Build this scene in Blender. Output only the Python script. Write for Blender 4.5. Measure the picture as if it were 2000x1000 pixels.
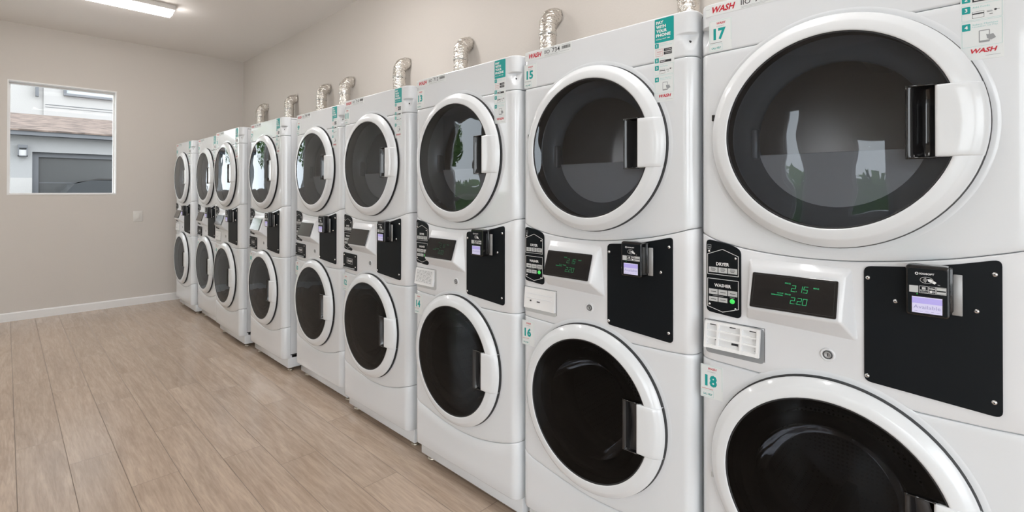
import bpy, bmesh, math, random
from mathutils import Vector, Matrix, noise
random.seed(7)
S = bpy.context.scene
COL = S.collection
for o in list(bpy.data.objects):
    bpy.data.objects.remove(o)
PI = math.pi
R = math.radians

# ------------------------------------------------------------------ camera
cam = bpy.data.cameras.new('camera')
camo = bpy.data.objects.new('camera', cam)
COL.objects.link(camo)
S.camera = camo
FPX, CY, YAW, PITCH, ROLL = 957.62, 367.97, R(44.0675), R(0.3128), R(0.0306)
cam.sensor_fit = 'HORIZONTAL'
cam.sensor_width = 36.0
cam.lens = 36.0 * FPX / 2000.0
cam.shift_y = (CY - 500.0) / 2000.0
cam.clip_start = 0.05
fw = Vector((-math.sin(YAW) * math.cos(PITCH), math.cos(YAW) * math.cos(PITCH), math.sin(PITCH)))
rt = Vector((math.cos(YAW), math.sin(YAW), 0))
up = rt.cross(fw)
rt2 = rt * math.cos(ROLL) + up * math.sin(ROLL)
up2 = up * math.cos(ROLL) - rt * math.sin(ROLL)
mw = Matrix((rt2, up2, -fw)).transposed().to_4x4()
mw.translation = Vector((0, 0, 1.31))
camo.matrix_world = mw

# ------------------------------------------------------------------ world, exposure
w = bpy.data.worlds.new('overcast_sky')
S.world = w
w.use_nodes = True
nt = w.node_tree
bg = nt.nodes['Background']
tc = nt.nodes.new('ShaderNodeTexCoord')
sx = nt.nodes.new('ShaderNodeSeparateXYZ')
cr = nt.nodes.new('ShaderNodeValToRGB')
nt.links.new(tc.outputs['Generated'], sx.inputs[0])
nt.links.new(sx.outputs['Z'], cr.inputs[0])
nt.links.new(cr.outputs[0], bg.inputs[0])
cr.color_ramp.elements[0].position = 0.0
cr.color_ramp.elements[0].color = (.925, .968, 1., 1)
cr.color_ramp.elements[1].position = 0.8
cr.color_ramp.elements[1].color = (0.90, 0.95, 1.0, 1)
SKY = 2.6
LAMP = 14.0
bg.inputs[1].default_value = SKY
S.view_settings.view_transform = 'Standard'
S.view_settings.look = 'None'
S.view_settings.exposure = 1.02
S.view_settings.gamma = 1.0
S.view_settings.use_curve_mapping = False

# ------------------------------------------------------------------ materials
MATS = {}
def mat(name, col=(.8, .8, .8), rough=.5, metal=0., coat=0., emit=None, es=1., spec=.5):
    if name in MATS:
        return MATS[name]
    m = bpy.data.materials.new(name)
    m.use_nodes = True
    b = m.node_tree.nodes['Principled BSDF']
    b.inputs['Base Color'].default_value = (*col, 1)
    b.inputs['Roughness'].default_value = rough
    b.inputs['Metallic'].default_value = metal
    b.inputs['Coat Weight'].default_value = coat
    b.inputs['Coat Roughness'].default_value = .06
    b.inputs['Specular IOR Level'].default_value = spec
    if emit:
        b.inputs['Emission Color'].default_value = (*emit, 1)
        b.inputs['Emission Strength'].default_value = es
    MATS[name] = m
    return m

def nodes(m):
    return m.node_tree.nodes, m.node_tree.links, m.node_tree.nodes['Principled BSDF']

def noise_bump(m, scale, strength, dist=.01, detail=3, stretch=None, rough_var=None):
    n, l, b = nodes(m)
    t = n.new('ShaderNodeTexCoord')
    mp = n.new('ShaderNodeMapping')
    if stretch:
        mp.inputs['Scale'].default_value = stretch
    nz = n.new('ShaderNodeTexNoise')
    nz.inputs['Scale'].default_value = scale
    nz.inputs['Detail'].default_value = detail
    bp = n.new('ShaderNodeBump')
    bp.inputs['Strength'].default_value = strength
    bp.inputs['Distance'].default_value = dist
    l.new(t.outputs['Object'], mp.inputs[0])
    l.new(mp.outputs[0], nz.inputs['Vector'])
    l.new(nz.outputs[0], bp.inputs['Height'])
    l.new(bp.outputs[0], b.inputs['Normal'])
    return nz

enamel = mat('white_enamel', (.765, .787, .812), .26, coat=.8)
noise_bump(enamel, 5.0, .06, .02, 1)
doorwhite = mat('white_door_plastic', (.775, .795, .815), .25, coat=.5)
sidewhite = mat('white_side_steel', (.74, .75, .765), .34)
consolewhite = mat('white_console_plastic', (.78, .79, .81), .3, coat=.3)
black = mat('black_powder_coat', (.007, .009, .011), .45, spec=.14)
noise_bump(black, 900, .08, .001)
glossblack = mat('gloss_black_plastic', (.008, .008, .009), .12, coat=.5)
gasket = mat('dark_rubber', (.02, .02, .022), .6)
steel = mat('bright_steel', (.72, .72, .72), .25, 1.)
zinc = mat('zinc_foot', (.55, .5, .42), .35, 1.)
gapgrey = mat('gap_shade_and_lock_grey', (.09, .092, .095), .6)
cavity = mat('dark_cavity', (.03, .03, .032), .6)
teal = mat('teal_print', (.0, .33, .31), .45)
tealp = mat('pale_teal_print', (.30, .62, .60), .45)
red = mat('red_print', (.55, .012, .03), .45)
ink = mat('black_ink', (.03, .03, .035), .5)
greyink = mat('grey_ink', (.30, .31, .32), .5)
sticker = mat('sticker_film', (.765, .79, .79), .32)
whiteink = mat('white_print', (.82, .82, .82), .5)
greybtn = mat('grey_button', (.55, .56, .56), .45)
greendot = mat('green_start_button', (.05, .55, .09), .35, emit=(.05, .6, .1), es=.35)
digit = mat('green_led', (.0, .1, .03), .4, emit=(.05, .55, .22), es=.32)
digitdim = mat('green_led_dim', (.0, .1, .03), .4, emit=(.05, .55, .22), es=.11)
digitfaint = mat('green_led_faint', (.0, .1, .03), .4, emit=(.05, .55, .22), es=.012)
lcd = mat('lilac_lcd', (.45, .43, .62), .3, emit=(.52, .50, .60), es=.27)
lcdbar = mat('violet_lcd_bar', (.30, .25, .6), .3, emit=(.36, .33, .56), es=.27)
lcdink = mat('lcd_text', (.25, .24, .42), .4, emit=(.2, .18, .4), es=.2)
aluplate = mat('brushed_bracket', (.42, .42, .42), .45, .4)
paper = mat('paper_label', (.78, .78, .78), .6)
trimwhite = mat('white_trim_paint', (.84, .83, .82), .4)
plasticplate = mat('white_wall_plate', (.74, .71, .67), .35)
frostlamp = mat('lit_diffuser', (1, 1, 1), .5, emit=(1., .985, .97), es=LAMP)
lampbody = mat('lamp_housing', (.78, .76, .74), .45)

wallm = mat('warm_white_wall_paint', (.66, .615, .57), .75)
noise_bump(wallm, 90, .12, .004, 4)
ceilm = mat('ceiling_paint', (.86, .82, .785), .85)
noise_bump(ceilm, 70, .15, .004, 4)

def glassmat(name, tint, rough=0.0, ior=1.45, bump=0.0, ref=1.0):
    m = bpy.data.materials.new(name)
    m.use_nodes = True
    n = m.node_tree.nodes
    l = m.node_tree.links
    n.clear()
    out = n.new('ShaderNodeOutputMaterial')
    mix = n.new('ShaderNodeMixShader')
    tr = n.new('ShaderNodeBsdfTransparent')
    gl = n.new('ShaderNodeBsdfGlossy')
    fr = n.new('ShaderNodeFresnel')
    fr.inputs[0].default_value = ior
    tr.inputs[0].default_value = (*tint, 1)
    gl.inputs[0].default_value = (*ref, 1) if isinstance(ref, tuple) else (ref, ref, ref, 1)
    gl.inputs['Roughness'].default_value = rough
    l.new(fr.outputs[0], mix.inputs[0])
    l.new(tr.outputs[0], mix.inputs[1])
    l.new(gl.outputs[0], mix.inputs[2])
    l.new(mix.outputs[0], out.inputs[0])
    if bump:
        t = n.new('ShaderNodeTexCoord')
        nz = n.new('ShaderNodeTexNoise')
        nz.inputs['Scale'].default_value = 7
        nz.inputs['Detail'].default_value = 1
        bp = n.new('ShaderNodeBump')
        bp.inputs['Strength'].default_value = bump
        bp.inputs['Distance'].default_value = .02
        l.new(t.outputs['Object'], nz.inputs['Vector'])
        l.new(nz.outputs[0], bp.inputs['Height'])
        l.new(bp.outputs[0], gl.inputs['Normal'])
    return m
dryglass = glassmat('smoked_dryer_glass', (.73, .745, .765), .01, 1.62, .12, (.9, .95, 1.))
washglass = glassmat('black_washer_glass', (.11, .112, .12), .02, 1.30, .12, (.86, .93, 1.))
paneglass = glassmat('clear_window_glass', (.95, .955, .955), 0, 1.08)
porthole = mat('dryer_porthole_grey', (.20, .215, .245), .3, .35)
dryback = mat('dryer_drum_bronze', (.42, .39, .375), .35, .35)
drybaffle = mat('dryer_lint_door_grey', (.46, .475, .51), .4)
wcone = mat('washer_gasket_black', (.035, .033, .034), .3)
# perforated washer drum
drumm = mat('perforated_washer_drum', (.3, .3, .3), .3, .9)
n, l, b = nodes(drumm)
t = n.new('ShaderNodeTexCoord')
vo = n.new('ShaderNodeTexVoronoi')
vo.inputs['Scale'].default_value = 75
vo.inputs['Randomness'].default_value = .15
rp = n.new('ShaderNodeValToRGB')
rp.color_ramp.elements[0].position = .25
rp.color_ramp.elements[0].color = (.02, .02, .02, 1)
rp.color_ramp.elements[1].position = .34
rp.color_ramp.elements[1].color = (.33, .33, .33, 1)
l.new(t.outputs['Object'], vo.inputs['Vector'])
l.new(vo.outputs['Distance'], rp.inputs[0])
l.new(rp.outputs[0], b.inputs['Base Color'])

# foil duct
foil = mat('crumpled_foil', (.80, .77, .73), .22, 1.)
n, l, b = nodes(foil)
t = n.new('ShaderNodeTexCoord')
mp = n.new('ShaderNodeMapping')
mp.inputs['Scale'].default_value = (1, 1, 2.2)
vo = n.new('ShaderNodeTexVoronoi')
vo.inputs['Scale'].default_value = 45
nz = n.new('ShaderNodeTexNoise')
nz.inputs['Scale'].default_value = 60
mx = n.new('ShaderNodeMath')
mx.operation = 'ADD'
bp = n.new('ShaderNodeBump')
bp.inputs['Strength'].default_value = .8
bp.inputs['Distance'].default_value = .006
l.new(t.outputs['Object'], mp.inputs[0])
l.new(mp.outputs[0], vo.inputs['Vector'])
l.new(mp.outputs[0], nz.inputs['Vector'])
l.new(vo.outputs['Distance'], mx.inputs[0])
l.new(nz.outputs[0], mx.inputs[1])
l.new(mx.outputs[0], bp.inputs['Height'])
l.new(bp.outputs[0], b.inputs['Normal'])
foilband = mat('smooth_duct_collar', (.74, .74, .72), .2, 1.)

# plank floor
plank = mat('greige_oak_vinyl_plank', (.5, .42, .36), .2)
n, l, b = nodes(plank)
t = n.new('ShaderNodeTexCoord')
at = n.new('ShaderNodeAttribute')
at.attribute_name = 'plank_tone'
cmb = n.new('ShaderNodeVectorMath')
cmb.operation = 'MULTIPLY_ADD'
sc = n.new('ShaderNodeVectorMath')
sc.operation = 'SCALE'
sc.inputs['Scale'].default_value = 37.0
l.new(at.outputs['Vector'], sc.inputs[0])
cmb.inputs[1].default_value = (1.1, 13.0, 1)
l.new(t.outputs['Object'], cmb.inputs[0])
l.new(sc.outputs[0], cmb.inputs[2])
n1 = n.new('ShaderNodeTexNoise')
n1.inputs['Scale'].default_value = 1.3
n1.inputs['Detail'].default_value = 6
n1.inputs['Roughness'].default_value = .62
n1.inputs['Distortion'].default_value = 1.4
l.new(cmb.outputs[0], n1.inputs['Vector'])
n2 = n.new('ShaderNodeTexNoise')
n2.inputs['Scale'].default_value = 9
n2.inputs['Detail'].default_value = 4
n2.inputs['Distortion'].default_value = .6
l.new(cmb.outputs[0], n2.inputs['Vector'])
r1 = n.new('ShaderNodeValToRGB')
e = r1.color_ramp.elements
e[0].position = .30
e[0].color = (.425, .32, .245, 1)
e[1].position = .72
e[1].color = (.585, .46, .36, 1)
e2 = e.new(.5)
e2.color = (.50, .385, .298, 1)
l.new(n1.outputs[0], r1.inputs[0])
r2 = n.new('ShaderNodeValToRGB')
r2.color_ramp.elements[0].position = .32
r2.color_ramp.elements[0].color = (.88, .875, .87, 1)
r2.color_ramp.elements[1].position = .62
r2.color_ramp.elements[1].color = (1.05, 1.05, 1.05, 1)
l.new(n2.outputs[0], r2.inputs[0])
m1 = n.new('ShaderNodeMix')
m1.data_type = 'RGBA'
m1.blend_type = 'MULTIPLY'
m1.inputs[0].default_value = .9
l.new(r1.outputs[0], m1.inputs[6])
l.new(r2.outputs[0], m1.inputs[7])
hs = n.new('ShaderNodeHueSaturation')
ml = n.new('ShaderNodeMath')
ml.operation = 'MULTIPLY_ADD'
ml.inputs[1].default_value = .10
ml.inputs[2].default_value = .96
l.new(at.outputs['Fac'], ml.inputs[0])
l.new(ml.outputs[0], hs.inputs['Value'])
l.new(m1.outputs[2], hs.inputs['Color'])
l.new(hs.outputs[0], b.inputs['Base Color'])
bp = n.new('ShaderNodeBump')
bp.inputs['Strength'].default_value = .12
bp.inputs['Distance'].default_value = .003
l.new(n2.outputs[0], bp.inputs['Height'])
l.new(bp.outputs[0], b.inputs['Normal'])
groove = mat('plank_joint', (.23, .175, .14), .6)

# ------------------------------------------------------------------ mesh builder
_text = {}
def text_geo(s, bold=0.0):
    k = (s, bold)
    if k not in _text:
        c = bpy.data.curves.new('t', 'FONT')
        c.body = s
        c.size = 1
        c.offset = bold
        c.resolution_u = 2
        o = bpy.data.objects.new('t', c)
        COL.objects.link(o)
        dg = bpy.context.evaluated_depsgraph_get()
        dg.update()
        me = o.evaluated_get(dg).to_mesh()
        vs = [tuple(v.co) for v in me.vertices]
        fs = [tuple(p.vertices) for p in me.polygons]
        o.evaluated_get(dg).to_mesh_clear()
        bpy.data.objects.remove(o)
        bpy.data.curves.remove(c)
        x0 = min(v[0] for v in vs); x1 = max(v[0] for v in vs)
        y0 = min(v[1] for v in vs); y1 = max(v[1] for v in vs)
        _text[k] = (vs, fs, x0, x1, y0, y1)
    return _text[k]

def ident(x, y, z):
    return (x, y, z)

class MB:
    def __init__(s, tf=None):
        s.v = []; s.f = []; s.mi = []; s.sm = []; s.mats = []; s.tf = tf or ident
    def add(s, vs, fs, m, smooth=False):
        if m not in s.mats:
            s.mats.append(m)
        i = s.mats.index(m)
        o = len(s.v)
        s.v += [s.tf(*v) for v in vs]
        for f in fs:
            s.f.append([o + a for a in f]); s.mi.append(i); s.sm.append(smooth)
        return s
    def box(s, x0, x1, y0, y1, z0, z1, m, skip=''):
        vs = [(x, y, z) for x in (x0, x1) for y in (y0, y1) for z in (z0, z1)]
        fs = {'l': (0, 1, 3, 2), 'r': (4, 6, 7, 5), 'f': (0, 4, 5, 1), 'b': (2, 3, 7, 6), 'd': (0, 2, 6, 4), 'u': (1, 5, 7, 3)}
        return s.add(vs, [f for k, f in fs.items() if k not in skip], m)
    def bbox(s, x0, x1, y0, y1, z0, z1, m, r=.003, seg=2):
        bm = bmesh.new()
        bmesh.ops.create_cube(bm, size=1)
        for v in bm.verts:
            v.co = Vector(((x0 + x1) / 2 + v.co.x * (x1 - x0), (y0 + y1) / 2 + v.co.y * (y1 - y0), (z0 + z1) / 2 + v.co.z * (z1 - z0)))
        bmesh.ops.bevel(bm, geom=bm.edges[:], offset=r, segments=seg, affect='EDGES', profile=.5)
        return s.bm(bm, m, True)
    def bm(s, bm, m, smooth=False):
        bm.verts.index_update()
        s.add([tuple(v.co) for v in bm.verts], [[v.index for v in f.verts] for f in bm.faces], m, smooth)
        bm.free()
        return s
    def prism(s, poly, y0, y1, m, bev=0., smooth=False):
        # poly (x,z) counter clockwise seen from the front (-y); front at y0
        n = len(poly)
        vs = []
        fs = []
        rings = []
        if bev > 0:
            cx = sum(p[0] for p in poly) / n; cz = sum(p[1] for p in poly) / n
            def inset(d):
                out = []
                for i, p in enumerate(poly):
                    a = Vector(poly[i - 1]); b_ = Vector(p); c = Vector(poly[(i + 1) % n])
                    e1 = (b_ - a).normalized(); e2_ = (c - b_).normalized()
                    n1_ = Vector((-e1.y, e1.x)); n2_ = Vector((-e2_.y, e2_.x))
                    nn = (n1_ + n2_)
                    nn = nn.normalized() if nn.length > 1e-6 else n1_
                    k = max(.5, nn.dot(n1_))
                    q = b_ + nn * d / k
                    out.append((q.x, q.y))
                return out
            rings = [(inset(bev), y0), (inset(bev * .3), y0 + bev * .3), (poly, y0 + bev), (poly, y1)]
        else:
            rings = [(poly, y0), (poly, y1)]
        for pl, y in rings:
            vs += [(x, y, z) for x, z in pl]
        fs.append(list(range(n)))
        for k in range(len(rings) - 1):
            for i in range(n):
                j = (i + 1) % n
                fs.append([k * n + j, k * n + i, (k + 1) * n + i, (k + 1) * n + j])
        fs.append([(len(rings) - 1) * n + i for i in range(n)][::-1])
        return s.add(vs, fs, m, smooth)
    def poly(s, pts, m):
        return s.add(pts, [list(range(len(pts)))], m)
    def rect(s, x0, x1, z0, z1, y, m):
        return s.add([(x0, y, z0), (x1, y, z0), (x1, y, z1), (x0, y, z1)], [(0, 1, 2, 3)], m)
    def line(s, pts, wd, y, m, closed=False):
        n = len(pts)
        rng = range(n if closed else n - 1)
        for i in rng:
            a = Vector(pts[i]); c = Vector(pts[(i + 1) % n])
            d = (c - a).normalized()
            q = Vector((-d.y, d.x)) * wd / 2
            a2 = a - d * wd / 2; c2 = c + d * wd / 2
            s.add([(a2.x - q.x, y, a2.y - q.y), (c2.x - q.x, y, c2.y - q.y), (c2.x + q.x, y, c2.y + q.y), (a2.x + q.x, y, a2.y + q.y)], [(0, 1, 2, 3)], m)
        return s
    def text(s, st, x, z, y, h, m, wd=None, bold=0., shear=0., align='l', slope=0.):
        vs, fs, x0, x1, y0, y1 = text_geo(st, bold)
        k = h / (y1 - y0)
        kx = (wd / (x1 - x0)) if wd else k
        W = (x1 - x0) * kx
        ox = x - (W / 2 if align == 'c' else 0)
        out = []
        for a, b_, c in vs:
            lx = (a - x0) * kx; lz = (b_ - y0) * k
            out.append((ox + lx + lz * shear, y, z + lz + slope * lx))
        return s.add(out, fs, m)
    def lathe(s, cx, cz, prof, m, seg=64, mlist=None, smooth=True, cy=0.):
        n = len(prof)
        vs = []
        for k in range(seg):
            a = 2 * PI * k / seg
            for r, y in prof:
                vs.append((cx + r * math.cos(a), cy + y, cz + r * math.sin(a)))
        for i in range(n - 1):
            fs = []
            for k in range(seg):
                k2 = (k + 1) % seg
                fs.append((k * n + i, k * n + i + 1, k2 * n + i + 1, k2 * n + i))
            s.add(vs if i == 0 else [], [], m)
            mm = mlist[i] if mlist else m
            if mm not in s.mats:
                s.mats.append(mm)
            base = len(s.v) - len(vs) if i == 0 else base
            for f in fs:
                s.f.append([base + a for a in f]); s.mi.append(s.mats.index(mm)); s.sm.append(smooth)
        return s
    def vlathe(s, cx, cy, prof, m, seg=24, smooth=True):
        n = len(prof)
        vs = [(cx + r * math.cos(2 * PI * k / seg), cy + r * math.sin(2 * PI * k / seg), z) for k in range(seg) for r, z in prof]
        fs = [(k * n + i, ((k + 1) % seg) * n + i, ((k + 1) % seg) * n + i + 1, k * n + i + 1) for k in range(seg) for i in range(n - 1)]
        return s.add(vs, fs, m, smooth)
    def grid(s, rows, m, smooth=True, skip=None):
        nr = len(rows); nc = len(rows[0])
        vs = [p for r_ in rows for p in r_]
        fs = []
        for i in range(nr - 1):
            for j in range(nc - 1):
                if skip and skip(i, j):
                    continue
                fs.append((i * nc + j, i * nc + j + 1, (i + 1) * nc + j + 1, (i + 1) * nc + j))
        return s.add(vs, fs, m, smooth)
    def mesh(s, name):
        me = bpy.data.meshes.new(name)
        me.from_pydata(s.v, [], s.f)
        for m in s.mats:
            me.materials.append(m)
        me.polygons.foreach_set('material_index', s.mi)
        me.polygons.foreach_set('use_smooth', s.sm)
        me.update()
        return me
    def build(s, name, parent=None):
        return link(name, s.mesh(name), parent)

def link(name, me, parent=None):
    o = bpy.data.objects.new(name, me)
    COL.objects.link(o)
    if parent:
        o.parent = parent
    return o
def tag(o, label=None, cat=None, group=None, kind=None):
    if label: o['label'] = label
    if cat: o['category'] = cat
    if group: o['group'] = group
    if kind: o['kind'] = kind
    return o
def empty(name, loc):
    o = bpy.data.objects.new(name, None)
    o.empty_display_size = .1
    o.location = loc
    COL.objects.link(o)
    return o
def structure(mb, name):
    return tag(mb.build(name), kind='structure')

# ================================================================== THE ROOM
XW, YW, ZC = -7.05, 2.18, 3.01        # far wall, wall behind the machines, ceiling
XB, YL = 2.7, -2.6                    # wall behind the camera, wall opposite the machines
TH = .16

# floor of staggered planks, 178 mm x 1200 mm, running along the room
f = MB()
tone = []
PW, PL = .1765, 1.2
known = {0: -3.52, 1: -3.155, 2: -2.72, 3: -3.25, 4: -2.685, 5: -2.43, 6: -1.98, 7: -2.69}
g = .0013
row = -16
while True:
    ya = .04 + row * PW; yb = ya + PW
    if ya >= YW: break
    if yb > YL:
        x0 = known.get(row, -3 + random.random() * PL)
        while x0 > XW: x0 -= PL
        rnd = random.Random(row * 17 + 3)
        while x0 < XB:
            a, b_ = max(x0, XW) + g, min(x0 + PL, XB) - g
            if b_ - a > .01:
                f.add([(a, max(ya, YL) + g, 0), (b_, max(ya, YL) + g, 0), (b_, min(yb, YW) - g, 0), (a, min(yb, YW) - g, 0)], [(0, 1, 2, 3)], plank)
                tone.append(rnd.random())
            x0 += PL
    row += 1
nP = len(tone)
f.add([(XW, YL, -.0006), (XB, YL, -.0006), (XB, YW, -.0006), (XW, YW, -.0006)], [(0, 1, 2, 3)], groove)
f.box(XW - TH, XB + TH, YL - TH, YW + TH, -.12, -.001, groove)
me = f.mesh('floor')
at_ = me.attributes.new('plank_tone', 'FLOAT', 'FACE')
vals = tone + [0.] * (len(me.polygons) - nP)
at_.data.foreach_set('value', vals)
tag(link('floor', me), kind='structure')

structure(MB().box(XW - TH, XB + TH, YL - TH, YW + TH, ZC, ZC + .15, ceilm), 'ceiling')

def wall_with_openings(name, axis, pos, a0, a1, holes, m=wallm):
    # axis 'x': wall plane x=pos..pos+TH*sign, spans y a0..a1 ; axis 'y' likewise
    p0, p1 = pos
    mb = MB()
    cuts = sorted(set([a0, a1] + [h[0] for h in holes] + [h[1] for h in holes]))
    for c0, c1 in zip(cuts[:-1], cuts[1:]):
        mid = (c0 + c1) / 2
        hh = [h for h in holes if h[0] < mid < h[1]]
        spans = []
        z = 0.
        for h in sorted(hh, key=lambda q: q[2]):
            if h[2] > z: spans.append((z, h[2]))
            z = h[3]
        spans.append((z, ZC))
        for z0, z1 in spans:
            if axis == 'x': mb.box(p0, p1, c0, c1, z0, z1, m)
            else: mb.box(c0, c1, p0, p1, z0, z1, m)
    return structure(mb, name)
WY0, WY1, WZ0, WZ1 = .015, .864, 1.279, 2.425
wall_with_openings('wall_far', 'x', (XW - TH, XW), YL - TH, YW + TH, [(WY0, WY1, WZ0, WZ1)])
structure(MB().box(XW, XB, YW, YW + TH, 0, ZC, wallm), 'wall_right')
LH = [(-6.6, -5.3, .08, 2.78), (-1.62, -1.38, .25, 2.3), (-.80, -.35, .75, 1.75), (.3, 2.45, .1, 2.6)]  # unseen openings, added for daylight and bright reflections in the door glass
wall_with_openings('wall_left', 'y', (YL - TH, YL), XW, XB, LH)
BH = [(-2.2, .6, 0.0, 2.5)]  # unseen opening added behind the camera to bring in daylight
wall_with_openings('wall_back', 'x', (XB, XB + TH), YL - TH, YW + TH, BH)

# baseboards
bb = MB()
bb.prism([(0, 0), (.014, 0), (.014, .076), (.008, .086), (0, .086)], YL, YW - .0, trimwhite)
o = bb.build('baseboard_far'); tag(o, kind='structure')
# prism extrudes along y: x,z profile starting at the far wall
o.location = (XW, 0, 0)
structure(MB().box(XW + .015, XB, YW - .014, YW, 0, .086, trimwhite), 'baseboard_right')

# window in the far wall: white frame set in the reveal, one pane
wf = MB()
fx0, fx1 = XW - .13, XW - .085
fr_ = .016
for (y0, y1, z0, z1) in ((WY0, WY1, WZ0, WZ0 + .008), (WY0, WY1, WZ1 - .022, WZ1), (WY0, WY0 + fr_, WZ0 + .008, WZ1 - .022), (WY1 - fr_, WY1, WZ0 + .008, WZ1 - .022)):
    wf.box(fx0, fx1, y0, y1, z0, z1, trimwhite)
# painted reveal casing that wraps a little onto the room side
for (y0, y1, z0, z1) in ((WY0 - .006, WY1 + .006, WZ0 - .010, WZ0 + .004), (WY0 - .006, WY1 + .006, WZ1 - .006, WZ1 + .006), (WY0 - .006, WY0 + .004, WZ0 + .004, WZ1 - .006), (WY1 - .004, WY1 + .006, WZ0 + .004, WZ1 - .006)):
    wf.box(XW - TH, XW + .004, y0, y1, z0, z1, trimwhite)
wo = structure(wf, 'window_1')
MB().box(XW - .110, XW - .106, WY0 + .01, WY1 - .01, WZ0 + .006, WZ1 - .015, paneglass).build('window_pane', wo)

def plain_window(name, x0, x1, z0, z1, axis='y', pos=YL, door=False):
    mb = MB()
    fw_ = .045
    def bx(a, b_, c, d, m=trimwhite, t0=.05, t1=.11):
        if axis == 'y': mb.box(a, b_, pos - t1, pos - t0, c, d, m)
        else: mb.box(pos + t0, pos + t1, a, b_, c, d, m)
    bx(x0, x1, z0, z0 + fw_); bx(x0, x1, z1 - fw_, z1); bx(x0, x0 + fw_, z0, z1); bx(x1 - fw_, x1, z0, z1)
    xm = (x0 + x1) / 2
    if x1 - x0 > .9 and not door: bx(xm - .02, xm + .02, z0, z1)
    if door: bx(x0, x1, .9, .96)
    o = structure(mb, name)
    p = MB()
    if axis == 'y': p.box(x0 + .02, x1 - .02, pos - .082, pos - .078, z0 + .02, z1 - .02, paneglass)
    else: p.box(pos + .078, pos + .082, x0 + .02, x1 - .02, z0 + .02, z1 - .02, paneglass)
    p.build('glass_pane', o)
plain_window('added_door_1', *LH[0], door=True)
plain_window('added_window_2', *LH[1])
plain_window('added_window_3', *LH[2])
plain_window('added_window_4', *BH[0], axis='x', pos=XB)
plain_window('added_window_5', *LH[3])  # added out of view so skylight reaches the nearest fronts

# blank cover plate on far wall
p = MB()
p.bbox(0, .006, -.044, .044, -.062, .062, plasticplate, .0025)
p.bbox(.004, .0085, -.018, .018, -.034, .034, plasticplate, .002)
o = p.build('wall_switch_plate'); o.location = (XW, 1.067, 1.018)
tag(o, 'small white rectangular wall plate low to the right of the window', 'wall plate')

# ceiling lamps: shallow housing and glowing wraparound diffuser
def ceiling_lamp(x, y0, y1, label):
    r = empty('ceiling_light', (x, (y0 + y1) / 2, ZC))
    tag(r, label, 'light', 'linear lamps on the ceiling')
    h = (y1 - y0) / 2
    a = MB(); a.bbox(-.09, .09, -h, h, -.045, 0, lampbody, .006); a.build('housing', r)
    d = MB()
    prof = [(-.066, -.045), (-.066, -.072), (-.056, -.083), (.056, -.083), (.066, -.072), (.066, -.045)]
    n_ = len(prof)
    vs = [(px, yy, pz) for yy in (-h + .02, h - .02) for px, pz in prof]
    fs = [(i, i + 1, n_ + i + 1, n_ + i) for i in range(n_ - 1)] + [tuple(range(n_))[::-1], tuple(range(n_, 2 * n_))]
    d.add(vs, fs, frostlamp); d.build('diffuser', r)
ceiling_lamp(-5.42, -.17, 1.08, 'glowing white linear ceiling lamp near the far wall above the window side')
ceiling_lamp(-3.0, .35, 1.6, 'added unseen linear ceiling lamp above the middle of the machine row')  # added out of view to lighten the wall behind the machines
ceiling_lamp(-.7, .35, 1.6, 'added unseen linear ceiling lamp above the nearest machine')  # also an added, unseen lamp for extra room light

# ================================================================== WASHER DRYER STACKS
MW = .688
CXD, CZD, CXW, CZW, RG, RR = .3255, 1.4553, .3214, .5708, .2335, .281
CR = .036          # plan radius of the vertical corners

def lerp(tab, x):
    if x <= tab[0][0]: return tab[0][1]
    for (a, za), (c, zc) in zip(tab[:-1], tab[1:]):
        if x <= c:
            t_ = (x - a) / (c - a)
            return za + (zc - za) * t_
    return tab[-1][1]
def smooth_tab(tab):
    # Catmull-Rom resample for smooth arcs
    xs = [p[0] for p in tab]; out = []
    for i in range(len(tab) - 1):
        p0 = tab[max(i - 1, 0)][1]; p1 = tab[i][1]; p2 = tab[i + 1][1]; p3 = tab[min(i + 2, len(tab) - 1)][1]
        for k in range(6):
            u = k / 6
            out.append((xs[i] + (xs[i + 1] - xs[i]) * u, .5 * (2 * p1 + (p2 - p0) * u + (2 * p0 - 5 * p1 + 4 * p2 - p3) * u * u + (3 * p1 - p0 - 3 * p2 + p3) * u ** 3)))
    out.append(tab[-1])
    return out
DB = smooth_tab([(0, 1.189), (.062, 1.166), (.15, 1.150), (.245, 1.142), (.34, 1.1415), (.415, 1.147), (.497, 1.157), (.564, 1.169), (.631, 1.185), (.688, 1.2)])
WB = smooth_tab([(0, .314), (.06, .296), (.18, .276), (.30, .262), (.40, .2625), (.48, .271), (.59, .295), (.688, .325)])
TS = [(0, 1.703), (.688, 1.709)]
CB = [(0, .831), (.06, .8275), (.18, .823), (.5, .8215), (.6, .8235), (.688, .829)]

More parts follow.
